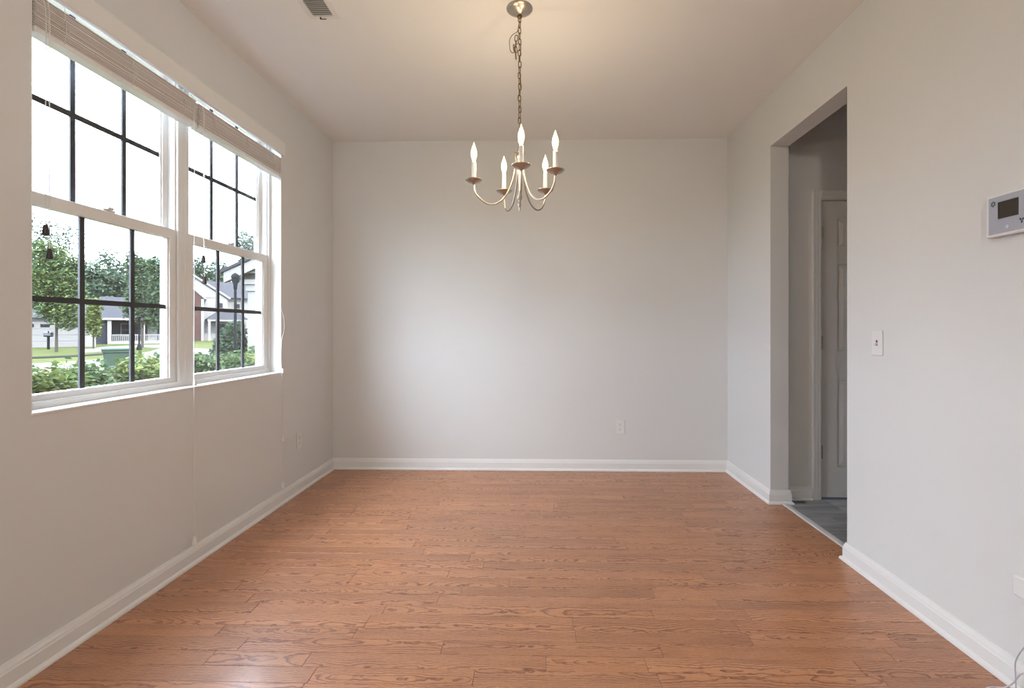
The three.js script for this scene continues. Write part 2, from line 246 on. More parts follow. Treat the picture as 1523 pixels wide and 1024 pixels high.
{
  const v = tag(group('blind_valance'), 'long white valance board across the top of both blinds', 'valance');
  const P = [[0.012, 2.328], [0.031, 2.328], [0.034, 2.331], [0.034, 2.405], [0.031, 2.412], [0.026, 2.416], [0.012, 2.416]];
  mesh('board', sweep(P, [XL, -WD0 - 0.005], [XL, -WD1 + 0.012], [1, 0]), M.white, v);
  mesh('end_cap', bx(XL + 0.003, XL + 0.012, 2.33, 2.414, -WD1 + 0.02, -WD1 + 0.012), M.blind, v);
}

// ---------------------------------------------------------------- hall door
{
  const d = tag(group('door_1'), 'grey white six panel door in the hall', 'door', null, 'structure');
  const z = -HD, cx0 = 1.95, cx1 = 2.71, top = 2.05;
  const CAS = (s) => [[0, 0], [0.008, 0], [0.011, 0.006], [0.011, 0.02], [0.014, 0.026], [0.016, 0.045], [0.019, 0.052], [0.019, 0.06], [0, 0.06]];
  // casing profile: [proud, across]; built as vertical and horizontal bars
  const bar = (pts, h0, h1, mapf) => { const sh = new THREE.Shape(pts.map((p) => new THREE.Vector2(...p))), g = new THREE.ExtrudeGeometry(sh, { depth: h1 - h0, bevelEnabled: false }); g.applyMatrix4(mapf); return g; };
  const prof = CAS().map(([p, a]) => [a, p]);
  const V = (x, mir) => new THREE.Matrix4().makeBasis(new THREE.Vector3(mir, 0, 0), new THREE.Vector3(0, 0, 1), new THREE.Vector3(0, 1, 0)).setPosition(x, 0, z);
  mesh('casing', bar(prof, 0, 2.117, V(cx0 - 0.008, -1)), M.trim, d);
  mesh('casing', bar(prof, 0, 2.117, V(cx1 + 0.008, 1)), M.trim, d);
  mesh('casing', bar(prof, 0, cx1 - cx0 + 0.016, new THREE.Matrix4().makeBasis(new THREE.Vector3(0, 1, 0), new THREE.Vector3(0, 0, 1), new THREE.Vector3(1, 0, 0)).setPosition(cx0 - 0.008, top + 0.007, z)), M.trim, d);
  mesh('jamb', [bx(cx0 - 0.012, cx0 - 0.003, 0, top + 0.012, z, z - 0.12), bx(cx1 + 0.003, cx1 + 0.012, 0, top + 0.012, z, z - 0.12), bx(cx0 - 0.003, cx1 + 0.003, top + 0.004, top + 0.012, z, z - 0.12)], M.trim, d);
  const zf = z - 0.012, zb = zf - 0.009;
  const leaf = mesh('door_leaf', bx(cx0, cx1, 0.012, top, zb, zb - 0.026), M.door, d);
  const xs = [cx0, cx0 + 0.112, cx0 + 0.324, cx0 + 0.436, cx1 - 0.112, cx1], ys = [0.012, 0.22, 0.82, 1.012, 1.62, 1.725, 1.93, top];
  mesh('stile', bx(xs[0], xs[1], ys[0], ys[7], zf, zb), M.door, leaf); mesh('stile', bx(xs[2], xs[3], ys[0], ys[7], zf, zb), M.door, leaf); mesh('stile', bx(xs[4], xs[5], ys[0], ys[7], zf, zb), M.door, leaf);
  for (const [p, q] of [[0, 1], [2, 3], [4, 5], [6, 7]]) for (const [m, n] of [[1, 2], [3, 4]]) mesh('rail', bx(xs[m], xs[n], ys[p], ys[q], zf, zb), M.door, leaf);
  for (const [p, q] of [[1, 2], [3, 4], [5, 6]]) for (const [m, n] of [[1, 2], [3, 4]]) { // raised field with sloping edges
    const x0 = xs[m] + 0.012, x1 = xs[n] - 0.012, y0 = ys[p] + 0.012, y1 = ys[q] - 0.012, e = 0.028, sh = new THREE.Shape([[x0 + e, y0 + e], [x1 - e, y0 + e], [x1 - e, y1 - e], [x0 + e, y1 - e]].map((t) => new THREE.Vector2(...t)));
    const g = new THREE.ExtrudeGeometry(sh, { depth: 0.0005, bevelEnabled: true, bevelThickness: 0.0075, bevelSize: e, bevelSegments: 1 }); g.translate(0, 0, zb - 0.0005); mesh('panel', g, M.door, leaf); }
  for (const y of [0.326, 1.075, 1.826]) { const h = mesh('hinge', [rbx(cx0 - 0.0015, cx0 + 0.003, y - 0.044, y + 0.044, z - 0.004, z - 0.012, 0.001), at(new THREE.CylinderGeometry(0.006, 0.006, 0.09, 12), cx0 - 0.002, y, z + 0.002)], M.steel, d); h.userData.label = 'steel hinge';
    for (const k of [-0.027, 0, 0.027]) mesh('knuckle', at(new THREE.CylinderGeometry(0.0066, 0.0066, 0.016, 12), cx0 - 0.002, y + k, z + 0.002), M.steel, h); }
  const knob = mesh('door_knob', [new THREE.SphereGeometry(0.027, 20, 14), at(new THREE.CylinderGeometry(0.012, 0.012, 0.04, 16).rotateX(Math.PI / 2), 0, 0, -0.02), at(new THREE.CylinderGeometry(0.032, 0.032, 0.006, 20).rotateX(Math.PI / 2), 0, 0, -0.045)], M.steel, d); knob.position.set(cx1 - 0.07, 0.95, zf + 0.049);
}

// ---------------------------------------------------------------- chandelier
{
  const CX = -0.087, CZ = -2.356, ch = tag(group('chandelier', CX, 0, CZ), 'brushed nickel five arm candle chandelier hanging on a chain', 'chandelier');
  mesh('canopy', lathe([[0.0005, H - 0.03], [0.008, H - 0.03], [0.014, H - 0.024], [0.03, H - 0.02], [0.05, H - 0.013], [0.062, H - 0.006], [0.0645, H - 0.002], [0.0645, H], [0.0005, H]], 40), M.nickel, ch).userData.label = 'round nickel ceiling canopy';
  mesh('canopy_loop', [at(new THREE.TorusGeometry(0.010, 0.0028, 8, 20), 0, H - 0.038, 0), at(new THREE.CylinderGeometry(0.005, 0.007, 0.012, 12), 0, H - 0.028, 0)], M.bronze, ch);
  // chain of long links
  const linkPts = []; for (let k = 0; k < 20; k++) { const a = k / 20 * Math.PI * 2, s = Math.sign(Math.cos(a)) * 0.0075; linkPts.push([0.0068 * Math.sin(a), 0.0085 * Math.cos(a) + s, 0]); }
  const linkGeo = tube(linkPts, 0.0022, 36, 6, true), PITCH = 0.0278, top = H - 0.052, bottom = 2.135;
  const links = Math.round((top - bottom) / PITCH);
  for (let k = 0; k <= links; k++) { const l = mesh('chain_link', linkGeo, M.bronze, ch); l.position.set(0.0012 * Math.sin(k * 1.7), top - k * (top - bottom) / links, 0); l.rotation.y = (k % 2 ? Math.PI / 2 : 0) + 0.5 + rr(-0.15, 0.15); }
  // slack links tied up beside the chain, and the supply wire looped round them
  for (const [k, x, y, a] of [[0, -0.0165, 2.592, 0.3], [1, -0.018, 2.565, 1.8], [2, -0.019, 2.538, 0.3], [3, -0.026, 2.545, 0.9]]) { const l = mesh('chain_link', linkGeo, M.bronze, ch); l.position.set(x, y, 0.004); l.rotation.y = a; l.rotation.z = 0.1 * k - 0.1; }
  mesh('supply_wire', [tube([[0.004, H - 0.03, 0.006], [-0.004, 2.655, 0.008], [-0.012, 2.622, 0.007], [-0.03, 2.612, 0.006], [-0.047, 2.59, 0.005], [-0.049, 2.555, 0.005], [-0.043, 2.527, 0.005], [-0.032, 2.52, 0.006], [-0.022, 2.53, 0.007], [-0.02, 2.55, 0.006], [-0.012, 2.565, 0.006], [0.004, 2.56, 0.008], [0.006, 2.535, 0.006]], 0.0018, 60, 6), tube([[-0.0205, 2.53, 0.006], [-0.0185, 2.508, 0.006], [-0.0175, 2.488, 0.006]], 0.0034, 8, 7), tube([[0.006, 2.535, 0.006], [-0.005, 2.45, 0.004], [0.006, 2.38, 0.004], [-0.005, 2.3, 0.004], [0.005, 2.2, 0.004], [0, 2.1, 0.002]], 0.0016, 50, 6)], M.bronze, ch);
  mesh('column', [lathe([[0.0005, 2.128], [0.006, 2.126], [0.007, 2.116], [0.0045, 2.108], [0.006, 2.1], [0.012, 2.092], [0.0125, 2.085], [0.008, 2.078], [0.0075, 2.03], [0.013, 2.022], [0.013, 2.012], [0.0075, 2.004], [0.0075, 1.83], [0.011, 1.822], [0.013, 1.812], [0.009, 1.802], [0.005, 1.795], [0.0085, 1.785], [0.009, 1.777], [0.0055, 1.768], [0.003, 1.76], [0.0045, 1.754], [0.003, 1.747], [0.0005, 1.745]], 24), at(new THREE.TorusGeometry(0.009, 0.0022, 8, 20), 0, 2.135, 0)], M.nickel, ch);
  mesh('collar', at(new THREE.CylinderGeometry(0.026, 0.026, 0.006, 28), 0, 2.035, 0), M.nickel, ch);
  const flame = [[0.0005, 0], [0.0075, 0], [0.0082, 0.008], [0.0105, 0.018], [0.0148, 0.032], [0.0158, 0.044], [0.0135, 0.06], [0.0085, 0.076], [0.0045, 0.087], [0.0022, 0.096], [0.0005, 0.1]];
  const bulbMat = new THREE.MeshPhysicalMaterial({ color: lin(0.9, 0.85, 0.75), roughness: 0.3, emissive: new THREE.Color(1, 0.82, 0.5), emissiveIntensity: 1.5 });
  // [angle from the camera side towards the right, reach]
  const arms = [[4, 0.213], [50, 0.222], [143, 0.214], [206, 0.204], [272, 0.224]];
  arms.forEach(([deg, R]) => {
    const a = deg * Math.PI / 180, ux = Math.sin(a), uz = Math.cos(a), P = (r, y) => new THREE.Vector3(ux * r, y, uz * r);
    const arm = mesh('arm', tube([P(0.019, 2.055), P(0.0195, 2.0), P(0.022, 1.955), P(0.033, 1.9), P(0.055, 1.845), P(0.085, 1.802), P(0.12, 1.782), P(0.155, 1.782), P(0.185, 1.8), P(R - 0.008, 1.835), P(R, 1.885)], 0.0042, 60, 10), M.nickel, ch);
    const x = ux * R, z = uz * R;
    mesh('drip_cup', at(lathe([[0.0005, 1.874], [0.006, 1.874], [0.008, 1.88], [0.02, 1.884], [0.032, 1.889], [0.041, 1.897], [0.0425, 1.9], [0.040, 1.9], [0.03, 1.893], [0.012, 1.89], [0.0005, 1.89]], 28), x, 0, z), M.nickel, arm).userData.label = 'dished nickel drip cup';
    mesh('socket', at(lathe([[0.0005, 1.889], [0.0135, 1.889], [0.0135, 1.905], [0.011, 1.908], [0.0005, 1.908]], 18), x, 0, z), M.bronze, arm);
    mesh('candle_sleeve', at(lathe([[0.0005, 1.905], [0.0108, 1.905], [0.0108, 1.984], [0.009, 1.987], [0.0005, 1.987]], 18), x, 0, z), M.white, arm).userData.label = 'white candle sleeve';
    mesh('bulb', at(lathe(flame, 18), x, 1.985, z), bulbMat, arm).userData.label = 'lit flame shaped bulb';
    const l = new THREE.PointLight(new THREE.Color(1, 0.8, 0.52), 0.2); l.position.set(x, 2.027, z); l.castShadow = true; l.shadow.radius = 0.6; ch.add(l);
  });
}

{ // unseen flush ceiling lamp added behind the camera to brighten the left wall and ceiling
  const l = tag(group('added_ceiling_lamp', -0.08, H, 1.3), 'added unseen round flush ceiling lamp with a warm white bowl', 'ceiling lamp');
  mesh('lamp_pan', lathe([[0.0005, -0.03], [0.17, -0.03], [0.18, -0.02], [0.18, 0], [0.0005, 0]], 32), M.nickel, l);
  mesh('lamp_bowl', lathe([[0.0005, -0.125], [0.06, -0.12], [0.12, -0.098], [0.155, -0.065], [0.165, -0.03], [0.0005, -0.03]], 32), new THREE.MeshPhysicalMaterial({ color: lin(0.9, 0.88, 0.84), roughness: 0.5, emissive: new THREE.Color(1, 0.86, 0.68), emissiveIntensity: 6 }), l);
  const p = new THREE.PointLight(new THREE.Color(1, 0.94, 0.84), 6.5); p.position.set(0, -0.09, 0); p.castShadow = true; p.shadow.radius = 5; l.add(p);
}

// ---------------------------------------------------------------- small fittings
function outlet(label, x, y, z, turn) { // built facing +z
  const o = tag(group('wall_outlet', x, y, z), label, 'outlet'); o.rotation.y = turn;
  mesh('cover_plate', rbx(-0.035, 0.035, -0.057, 0.057, 0, 0.006, 0.0035, 3), M.plastic, o);
  for (const k of [-0.0195, 0.0195]) { const r = mesh('receptacle', rbx(-0.0165, 0.0165, k - 0.0142, k + 0.0142, 0.004, 0.0085, 0.004, 3), M.plastic, o);
    mesh('slot', [bx(-0.0075, -0.0055, k, k + 0.009, 0.0084, 0.0088), bx(0.0055, 0.0075, k + 0.001, k + 0.008, 0.0084, 0.0088), at(new THREE.CylinderGeometry(0.0026, 0.0026, 0.0005, 12).rotateX(Math.PI / 2), 0, k - 0.0065, 0.0086)], M.slot, r); }
  mesh('screw', at(new THREE.CylinderGeometry(0.0032, 0.0032, 0.0014, 12).rotateX(Math.PI / 2), 0, 0, 0.0062), M.plastic, o);
}
{ const p = atDepth(922.5, 635.3, D); outlet('white wall outlet on the chandelier end wall', p[0], p[1], -D, 0); }
outlet('white wall outlet beside the window cords', XL, 0.37, -3.415, Math.PI / 2);
{
  const o = tag(group('light_switch', XR, 1.104, -2.245), 'white toggle light switch beside the doorway', 'light switch'); o.rotation.y = -Math.PI / 2;
  mesh('cover_plate', rbx(-0.035, 0.035, -0.058, 0.058, 0, 0.006, 0.0035, 3), M.plastic, o);
  mesh('toggle_slot', bx(-0.0055, 0.0055, -0.0125, 0.0125, 0.0055, 0.0064), M.slot, o);
  const t = mesh('toggle', rbx(-0.0042, 0.0042, -0.005, 0.005, -0.006, 0.012, 0.0015, 2), M.plastic, o); t.position.set(0, -0.003, 0.007); t.rotation.x = 0.5;
  for (const y of [-0.03, 0.03]) mesh('screw', at(new THREE.CylinderGeometry(0.003, 0.003, 0.0014, 12).rotateX(Math.PI / 2), 0, y, 0.0062), M.plastic, o);
}
{ // thermostat; local x runs towards the camera along the wall
  const W = 0.19, Ht = 0.142, o = tag(group('thermostat', XR, 1.547, -1.687 + W / 2), 'white thermostat with a blue grey face and small dark screen', 'thermostat'); o.rotation.y = -Math.PI / 2;
  mesh('housing', rbx(-W / 2, W / 2, -Ht / 2, Ht / 2, 0.002, 0.026, 0.006, 3), M.plastic, o);
  mesh('wall_plate', bx(-W / 2 + 0.014, W / 2 - 0.014, -Ht / 2 + 0.01, Ht / 2 - 0.01, 0, 0.003), M.slot, o);
  const cv = document.createElement('canvas'); cv.width = 640; cv.height = 448; const c = cv.getContext('2d');
  c.fillStyle = '#a9aebd'; c.fillRect(0, 0, 640, 448);
  const mm = (x) => x * 640 / 0.164, my = (y) => y * 448 / 0.124;
  c.strokeStyle = '#24262e'; c.lineWidth = 8; c.save(); c.translate(mm(0.016), my(0.022)); for (let k = 0; k < 6; k++) { c.rotate(Math.PI / 3); c.beginPath(); c.moveTo(0, 8); c.lineTo(0, 38); c.moveTo(-12, 20); c.lineTo(0, 28); c.lineTo(12, 20); c.stroke(); } c.restore();
  c.fillStyle = '#24262e'; c.save(); c.translate(mm(0.112), my(0.095)); for (let k = 0; k < 3; k++) { c.rotate(Math.PI * 2 / 3); c.beginPath(); c.ellipse(0, 20, 10, 19, 0.4, 0, 7); c.fill(); } c.restore();
  const tx = new THREE.CanvasTexture(cv); tx.colorSpace = THREE.SRGBColorSpace; tx.magFilter = THREE.LinearFilter;
  const face = mesh('face_plate', new THREE.BoxGeometry(0.164, 0.124, 0.002).translate(0, 0, 0.0262), std(0xffffff, 0.3, { map: tx }), o);
  const sx = -0.0145, sy = 0.014;
  mesh('screen', bx(sx - 0.0315, sx + 0.0315, sy - 0.0255, sy + 0.0255, 0.0268, 0.0278), std(lin(0.035, 0.028, 0.02), 0.12), o).userData.label = 'dark screen';
  mesh('screen_surround', [bx(sx - 0.034, sx + 0.034, sy + 0.0255, sy + 0.028, 0.0268, 0.0284), bx(sx - 0.034, sx + 0.034, sy - 0.028, sy - 0.0255, 0.0268, 0.0284), bx(sx - 0.034, sx - 0.0315, sy - 0.0255, sy + 0.0255, 0.0268, 0.0284), bx(sx + 0.0315, sx + 0.034, sy - 0.0255, sy + 0.0255, 0.0268, 0.0284)], M.slot, o);
  mesh('button', at(new THREE.CylinderGeometry(0.006, 0.006, 0.002, 20).rotateX(Math.PI / 2), sx - 0.002, -0.045, 0.0278), std(lin(0.62, 0.66, 0.74), 0.25), o);
}
{ // adapter plugged in low on the near wall, and two thin cords
  const a = tag(group('power_adapter', XR, 0.347, -1.54), 'white power adapter plugged in low on the wall', 'power adapter'); a.rotation.y = -Math.PI / 2;
  mesh('cover_plate', rbx(-0.035, 0.035, -0.057, 0.04, 0, 0.005, 0.003), M.plastic, a);
  mesh('adapter_body', rbx(-0.076, 0.06, -0.032, 0.032, 0.0045, 0.036, 0.006, 3), M.plastic, a);
  const x = XR - 0.03, tag2 = (m, l) => { a.attach(m); m.name = 'cord'; m.userData.label = l; };
  a.updateMatrixWorld(true);
  tag2(mesh('cord', tube([[XR - 0.037, 0.34, -1.48], [XR - 0.05, 0.28, -1.49], [x, 0.16, -1.585], [x - 0.006, 0.1, -1.605], [x - 0.01, 0.06, -1.6], [x - 0.03, 0.004, -1.575], [x - 0.08, 0.003, -1.5], [x - 0.2, 0.003, -1.3], [x - 0.3, 0.003, -1.0]], 0.0019, 80, 7), std(lin(0.45, 0.45, 0.47), 0.5)), 'thin grey cord');
  tag2(mesh('cord', tube([[XR - 0.037, 0.34, -1.5], [XR - 0.055, 0.2, -1.47], [XR - 0.031, 0.118, -1.545], [1.531, 0.07, -1.594], [1.527, 0.03, -1.612], [1.512, 0.006, -1.624], [1.49, 0.0026, -1.629], [1.462, 0.0026, -1.627], [1.4, 0.0026, -1.58], [1.3, 0.0026, -1.4]], 0.0022, 80, 7), std(lin(0.62, 0.6, 0.66), 0.5)), 'thin white cord');
  a.position.z += 0.031;
}
{ // ceiling register
  const X0 = -1.145, X1 = -0.995, d1 = 2.405, d0 = 2.05, v = tag(group('ceiling_vent'), 'white louvred air register on the ceiling', 'air vent'), m = M.ceiling, y = H;
  mesh('frame', [rbx(X0, X0 + 0.026, y - 0.006, y, -d0, -d1, 0.003), rbx(X1 - 0.026, X1, y - 0.006, y, -d0, -d1, 0.003), rbx(X0 + 0.02, X1 - 0.02, y - 0.006, y, -d1, -d1 + 0.026, 0.003), rbx(X0 + 0.02, X1 - 0.02, y - 0.006, y, -d0 - 0.026, -d0, 0.003)], M.white, v);
  mesh('backing', bx(X0 + 0.02, X1 - 0.02, y - 0.0008, y, -d0 - 0.02, -d1 + 0.02), std(lin(0.3, 0.3, 0.3), 0.8), v);
  for (let k = 0; k < 22; k++) { const g = bx(X0 + 0.025, X1 - 0.025, -0.0005, 0.0005, -0.0065, 0.0065); g.rotateX(0.4); g.translate(0, y - 0.0058, -d0 - 0.034 - k * (d1 - d0 - 0.068) / 21); mesh('louvre', g, M.white, v); }
  const lever = mesh('lever', [bx(-0.003, 0.003, -0.012, 0, -0.001, 0.001), bx(-0.002, 0.03, -0.0135, -0.0115, -0.002, 0.002)], M.slot, v); lever.position.set(-1.088, y - 0.003, -d1 + 0.018); lever.userData.label = 'damper lever';
}

// ---------------------------------------------------------------- outside
const GY = -0.4;
const roofMat = ext(lin(0.018, 0.018, 0.021)), sidingWhite = ext(lin(0.11, 0.108, 0.104)), greySiding = ext(lin(0.012, 0.014, 0.019)), brick = ext(lin(0.03, 0.017, 0.015)), houseGlass = ext(lin(0.008, 0.01, 0.012)), iron = ext(lin(0.004, 0.005, 0.006));
{
  const mottled = (a, b, f) => grain(256, 256, (i, j) => { const v = smooth(0.3, 0.7, fbm(i / 256 * f, j / 256 * f, 4)); return a.map((q, k) => q + (b[k] - q) * v); });
  const lawnMap = mottled([168, 196, 92], [216, 232, 128], 24); lawnMap.repeat.set(90, 90);
  const lawn = new THREE.PlaneGeometry(260, 260).rotateX(-Math.PI / 2); lawn.translate(-110, GY, -60);
  tag(mesh('ground', lawn, ext(lin(0.036, 0.035, 0.012), { map: lawnMap })), 'mown yellow green lawns along the street', 'lawn', null, 'structure');
  const paveMap = mottled([225, 222, 216], [250, 248, 244], 9);
  const paveMat = ext(lin(0.06, 0.057, 0.054), { map: paveMap });
  const slab = (name, label, px, kind = 'structure') => { const sh = new THREE.Shape(px.map(([u, v]) => { const p = onLevel(u, v, GY); return new THREE.Vector2(p[0], -p[1]); })); const g = new THREE.ExtrudeGeometry(sh, { depth: 0.05, bevelEnabled: false }); g.rotateX(-Math.PI / 2); g.translate(0, GY - 0.03, 0); const uv = g.attributes.uv; for (let i = 0; i < uv.count; i++) uv.setXY(i, uv.getX(i) / 4, uv.getY(i) / 4); return tag(mesh(name, g, paveMat), label, 'road', null, kind); };
  slab('street', 'pale concrete street curving past the green cart', [[-160, 552], [40, 542], [120, 537.5], [160, 534], [200, 528], [222, 523.5], [236, 519], [262, 516.5], [330, 521], [330, 527], [285, 530], [245, 541], [200, 554], [120, 572], [40, 590], [-160, 640]]);
  slab('side_street', 'pale concrete side street before the grey house', [[116, 521.5], [160, 515.8], [232, 513.2], [262, 514.2], [262, 516], [236, 518], [205, 517.3], [176, 522], [120, 525.5]]);
  const kerbMat = ext(lin(0.012, 0.012, 0.011));
  const kerb = [[-60, 538], [46, 534], [110, 531.2], [160, 527.6]].map(([u, v]) => onLevel(u, v, GY)); tag(mesh('kerb', tube(kerb.map((p) => [p[0], GY + 0.02, p[1]]), 0.1, 24, 6), kerbMat), 'dark kerb line across the lawn', 'kerb', null, 'structure');
}
// leaves: small bent quads scattered through a set of ellipsoids; colours vary leaf by leaf
function foliage(blobs, n, size, tints, seedShift = 0) {
  const pos = [], col = [], nor = [], total = blobs.reduce((s, b) => s + b[3] * b[4] * b[5], 0), v = new THREE.Vector3(), q = new THREE.Quaternion(), e = new THREE.Euler();
  for (const b of blobs) { const k = Math.round(n * b[3] * b[4] * b[5] / total);
    for (let i = 0; i < k; i++) {
      const th = rr(0, 2 * Math.PI), cz = rr(-1, 1), rad = Math.pow(rnd(), 0.42), s = Math.sqrt(1 - cz * cz), wob = 0.82 + 0.36 * noise(th * 2.2 + b[0] * 3, cz * 3 + b[2]);
      const c = [b[0] + b[3] * rad * wob * s * Math.cos(th), b[1] + b[4] * rad * wob * cz, b[2] + b[5] * rad * wob * s * Math.sin(th)];
      e.set(rr(-1.1, 1.1), rr(0, 6.28), rr(-1.1, 1.1)); q.setFromEuler(e);
      const L = size * rr(0.6, 1.3), w = L * rr(0.38, 0.6), t = tints[Math.floor(rnd() * tints.length)], m = rr(0.75, 1.2);
      const P = [[0, 0, -L], [w, 0.15 * L, 0], [0, 0, L], [-w, 0.15 * L, 0]].map((p) => { v.set(...p).applyQuaternion(q); return [c[0] + v.x, c[1] + v.y, c[2] + v.z]; });
      v.set(0, 1, 0).applyQuaternion(q); const N = [v.x, v.y, v.z];
      for (const k2 of [0, 2, 1, 0, 3, 2]) { pos.push(...P[k2]); nor.push(...N); col.push(t[0] * m, t[1] * m, t[2] * m); } } }
  const g = new THREE.BufferGeometry(); g.setAttribute('position', new THREE.Float32BufferAttribute(pos, 3)); g.setAttribute('normal', new THREE.Float32BufferAttribute(nor, 3)); g.setAttribute('color', new THREE.Float32BufferAttribute(col, 3)); return g;
}
const leafMat = new THREE.MeshPhysicalMaterial({ vertexColors: true, roughness: 0.9, side: THREE.DoubleSide, specularIntensity: 0.1, transmission: 0.3, thickness: 0 });
const bark = ext(lin(0.03, 0.026, 0.022));
const GREEN = [[0.0312, 0.0526, 0.0200], [0.0399, 0.0663, 0.0264], [0.0264, 0.0463, 0.0223], [0.0574, 0.0790, 0.0312]], BLUE = [[0.0264, 0.0463, 0.0287], [0.0376, 0.0574, 0.0376], [0.0239, 0.0399, 0.0264], [0.0487, 0.0663, 0.0439]], YELLOW = [[0.0702, 0.0877, 0.0239], [0.0526, 0.0750, 0.0223], [0.0925, 0.0989, 0.0287], [0.0399, 0.0615, 0.0223]];
function tree(label, u, d, topV, wPx, lowV, n, size, tints, trunkR, groupName) { // u: pixel column of the trunk, d: depth, topV and lowV: rows of crown top and underside, wPx: crown width
  const base = atDepth(u, 500, d), t = group('tree', base[0], GY, base[2]); tag(t, label, 'tree', groupName);
  const dep = d * Math.cos(YAW) - base[0] * Math.sin(YAW), y = (v) => EYE - (v - PY) * dep / FOCAL - GY, R = wPx / 2 * dep / FOCAL, y1 = y(topV), y0 = y(lowV), hh = (y1 - y0) / 2, cy = (y0 + y1) / 2, blobs = [];
  blobs.push([0, cy, 0, R * 0.72, hh * 0.8, R * 0.72]);
  for (let k = 0; k < 7; k++) { const a = k * 2.4 + rr(-0.3, 0.3), r = R * rr(0.3, 0.62), f = rr(0.3, 0.5); blobs.push([r * Math.cos(a), cy + hh * (-0.6 + 1.25 * k / 6), r * Math.sin(a), R * f, hh * f * 0.8, R * f]); }
  mesh('crown', foliage(blobs, n, size, tints), leafMat, t);
  mesh('trunk', [at(new THREE.CylinderGeometry(trunkR * 0.6, trunkR, cy, 8), 0, cy / 2, 0)], bark, t);
  return t;
}
tree('bushy yellow green tree before the white garage', 84, 33, 352, 84, 494, 11440, 0.124, [...GREEN, ...YELLOW, ...GREEN], 0.09);
tree('tall pale tree rising behind the yellow green tree', 50, 58, 305, 120, 470, 9240, 0.174, BLUE, 0.2);
tree('slender tree shading the porch of the grey house', 212, 41, 372, 56, 500, 9240, 0.136, [...GREEN, ...BLUE], 0.1);
tree('round tree at the end of the grey house', 240, 36, 380, 44, 498, 7040, 0.149, [...GREEN, ...BLUE], 0.12);
tree('small yellow green tree beside the grey house', 139, 38.5, 436, 26, 508, 1980, 0.124, YELLOW, 0.06);
for (const [u, d, top, w] of [[20, 76, 378, 120], [100, 92, 392, 90], [150, 76, 392, 66], [176, 104, 376, 60], [226, 84, 384, 70], [270, 104, 396, 66], [304, 88, 382, 60], [340, 108, 386, 62], [378, 92, 342, 60]]) tree('tall dark green tree in the wood behind the houses', u, d, top, w, 492, 5200, 0.36, BLUE, 0.3, 'trees of the wood behind the houses');

// hedge below the windows: separate shrubs in a row
{
  const sp = [[2.45, 0], [2.95, 1], [3.4, 0], [3.9, 1], [4.35, 0], [4.85, 0], [5.3, 1], [5.8, 0], [6.3, 1], [6.8, 0]];
  sp.forEach(([d, k], i) => { const s = group('shrub', -3.25 - 0.06 * (i % 3), GY, -d); tag(s, k ? 'yellowish green hedge shrub outside below the windows' : 'fresh green hedge shrub outside below the windows', 'shrub', k ? 'yellowish shrubs of the hedge' : 'green shrubs of the hedge');
    const h = 1.34 + 0.05 * Math.sin(i * 2.1), b = [[0, 0.66, 0, 0.34, 0.62, 0.28]]; for (let j = 0; j < 9; j++) b.push([rr(-0.2, 0.2), h - rr(0.1, 0.34), rr(-0.14, 0.14), 0.16, 0.15, 0.15]);
    mesh('foliage', foliage(b, 7500, 0.026, k ? YELLOW : [...GREEN, ...GREEN, [0.07, 0.08, 0.045]]), leafMat, s);
    mesh('stems', [0, 1, 2, 3].map((q) => tube([[0.02 * q, 0, 0.03 * q - 0.04], [0.1 * Math.cos(q * 1.7), 0.4, 0.1 * Math.sin(q * 1.7)], [0.2 * Math.cos(q * 1.7), 0.9, 0.2 * Math.sin(q * 1.7)]], 0.009, 8, 5)), bark, s); });
  const b = atDepth(344, 520, 13.2), big = group('bush', b[0], GY, b[2]); tag(big, 'dense dark green rounded bush beside the porch column', 'bush');
  mesh('foliage', foliage([[0, 0.75, 0, 0.5, 0.85, 0.5], [0.12, 1.35, 0, 0.33, 0.5, 0.33], [-0.2, 0.9, 0.1, 0.3, 0.5, 0.3]], 6000, 0.05, [[0.016, 0.031, 0.017], [0.022, 0.04, 0.022], [0.013, 0.024, 0.015]]), leafMat, big);
  mesh('stem', at(new THREE.CylinderGeometry(0.03, 0.04, 0.7, 8), 0, 0.35, 0), bark, big);
}
{ // wheeled refuse cart on the street
  const p = atDepth(175, 520, 13.1), c = tag(group('refuse_cart', p[0], GY + 0.02, p[2]), 'green wheeled refuse cart standing on the street', 'refuse cart'); c.rotation.y = 0.75;
  const green = ext(lin(0.019, 0.03, 0.023)), body = new THREE.CylinderGeometry(0.44, 0.34, 0.92, 4, 1); body.rotateY(Math.PI / 4); body.translate(0, 0.5, 0);
  mesh('body', body.toNonIndexed(), green, c).geometry.computeVertexNormals();
  mesh('rim', rbx(-0.335, 0.335, 0.92, 0.97, -0.335, 0.335, 0.012), green, c);
  mesh('lid', rbx(-0.345, 0.345, 0.97, 1.03, -0.36, 0.35, 0.025), green, c);
  mesh('handle', at(new THREE.CylinderGeometry(0.018, 0.018, 0.56, 10).rotateZ(Math.PI / 2), 0, 0.95, -0.39), iron, c);
  for (const x of [-0.27, 0.27]) mesh('wheel', at(new THREE.CylinderGeometry(0.12, 0.12, 0.05, 20).rotateZ(Math.PI / 2), x, 0.12, -0.26), iron, c);
}
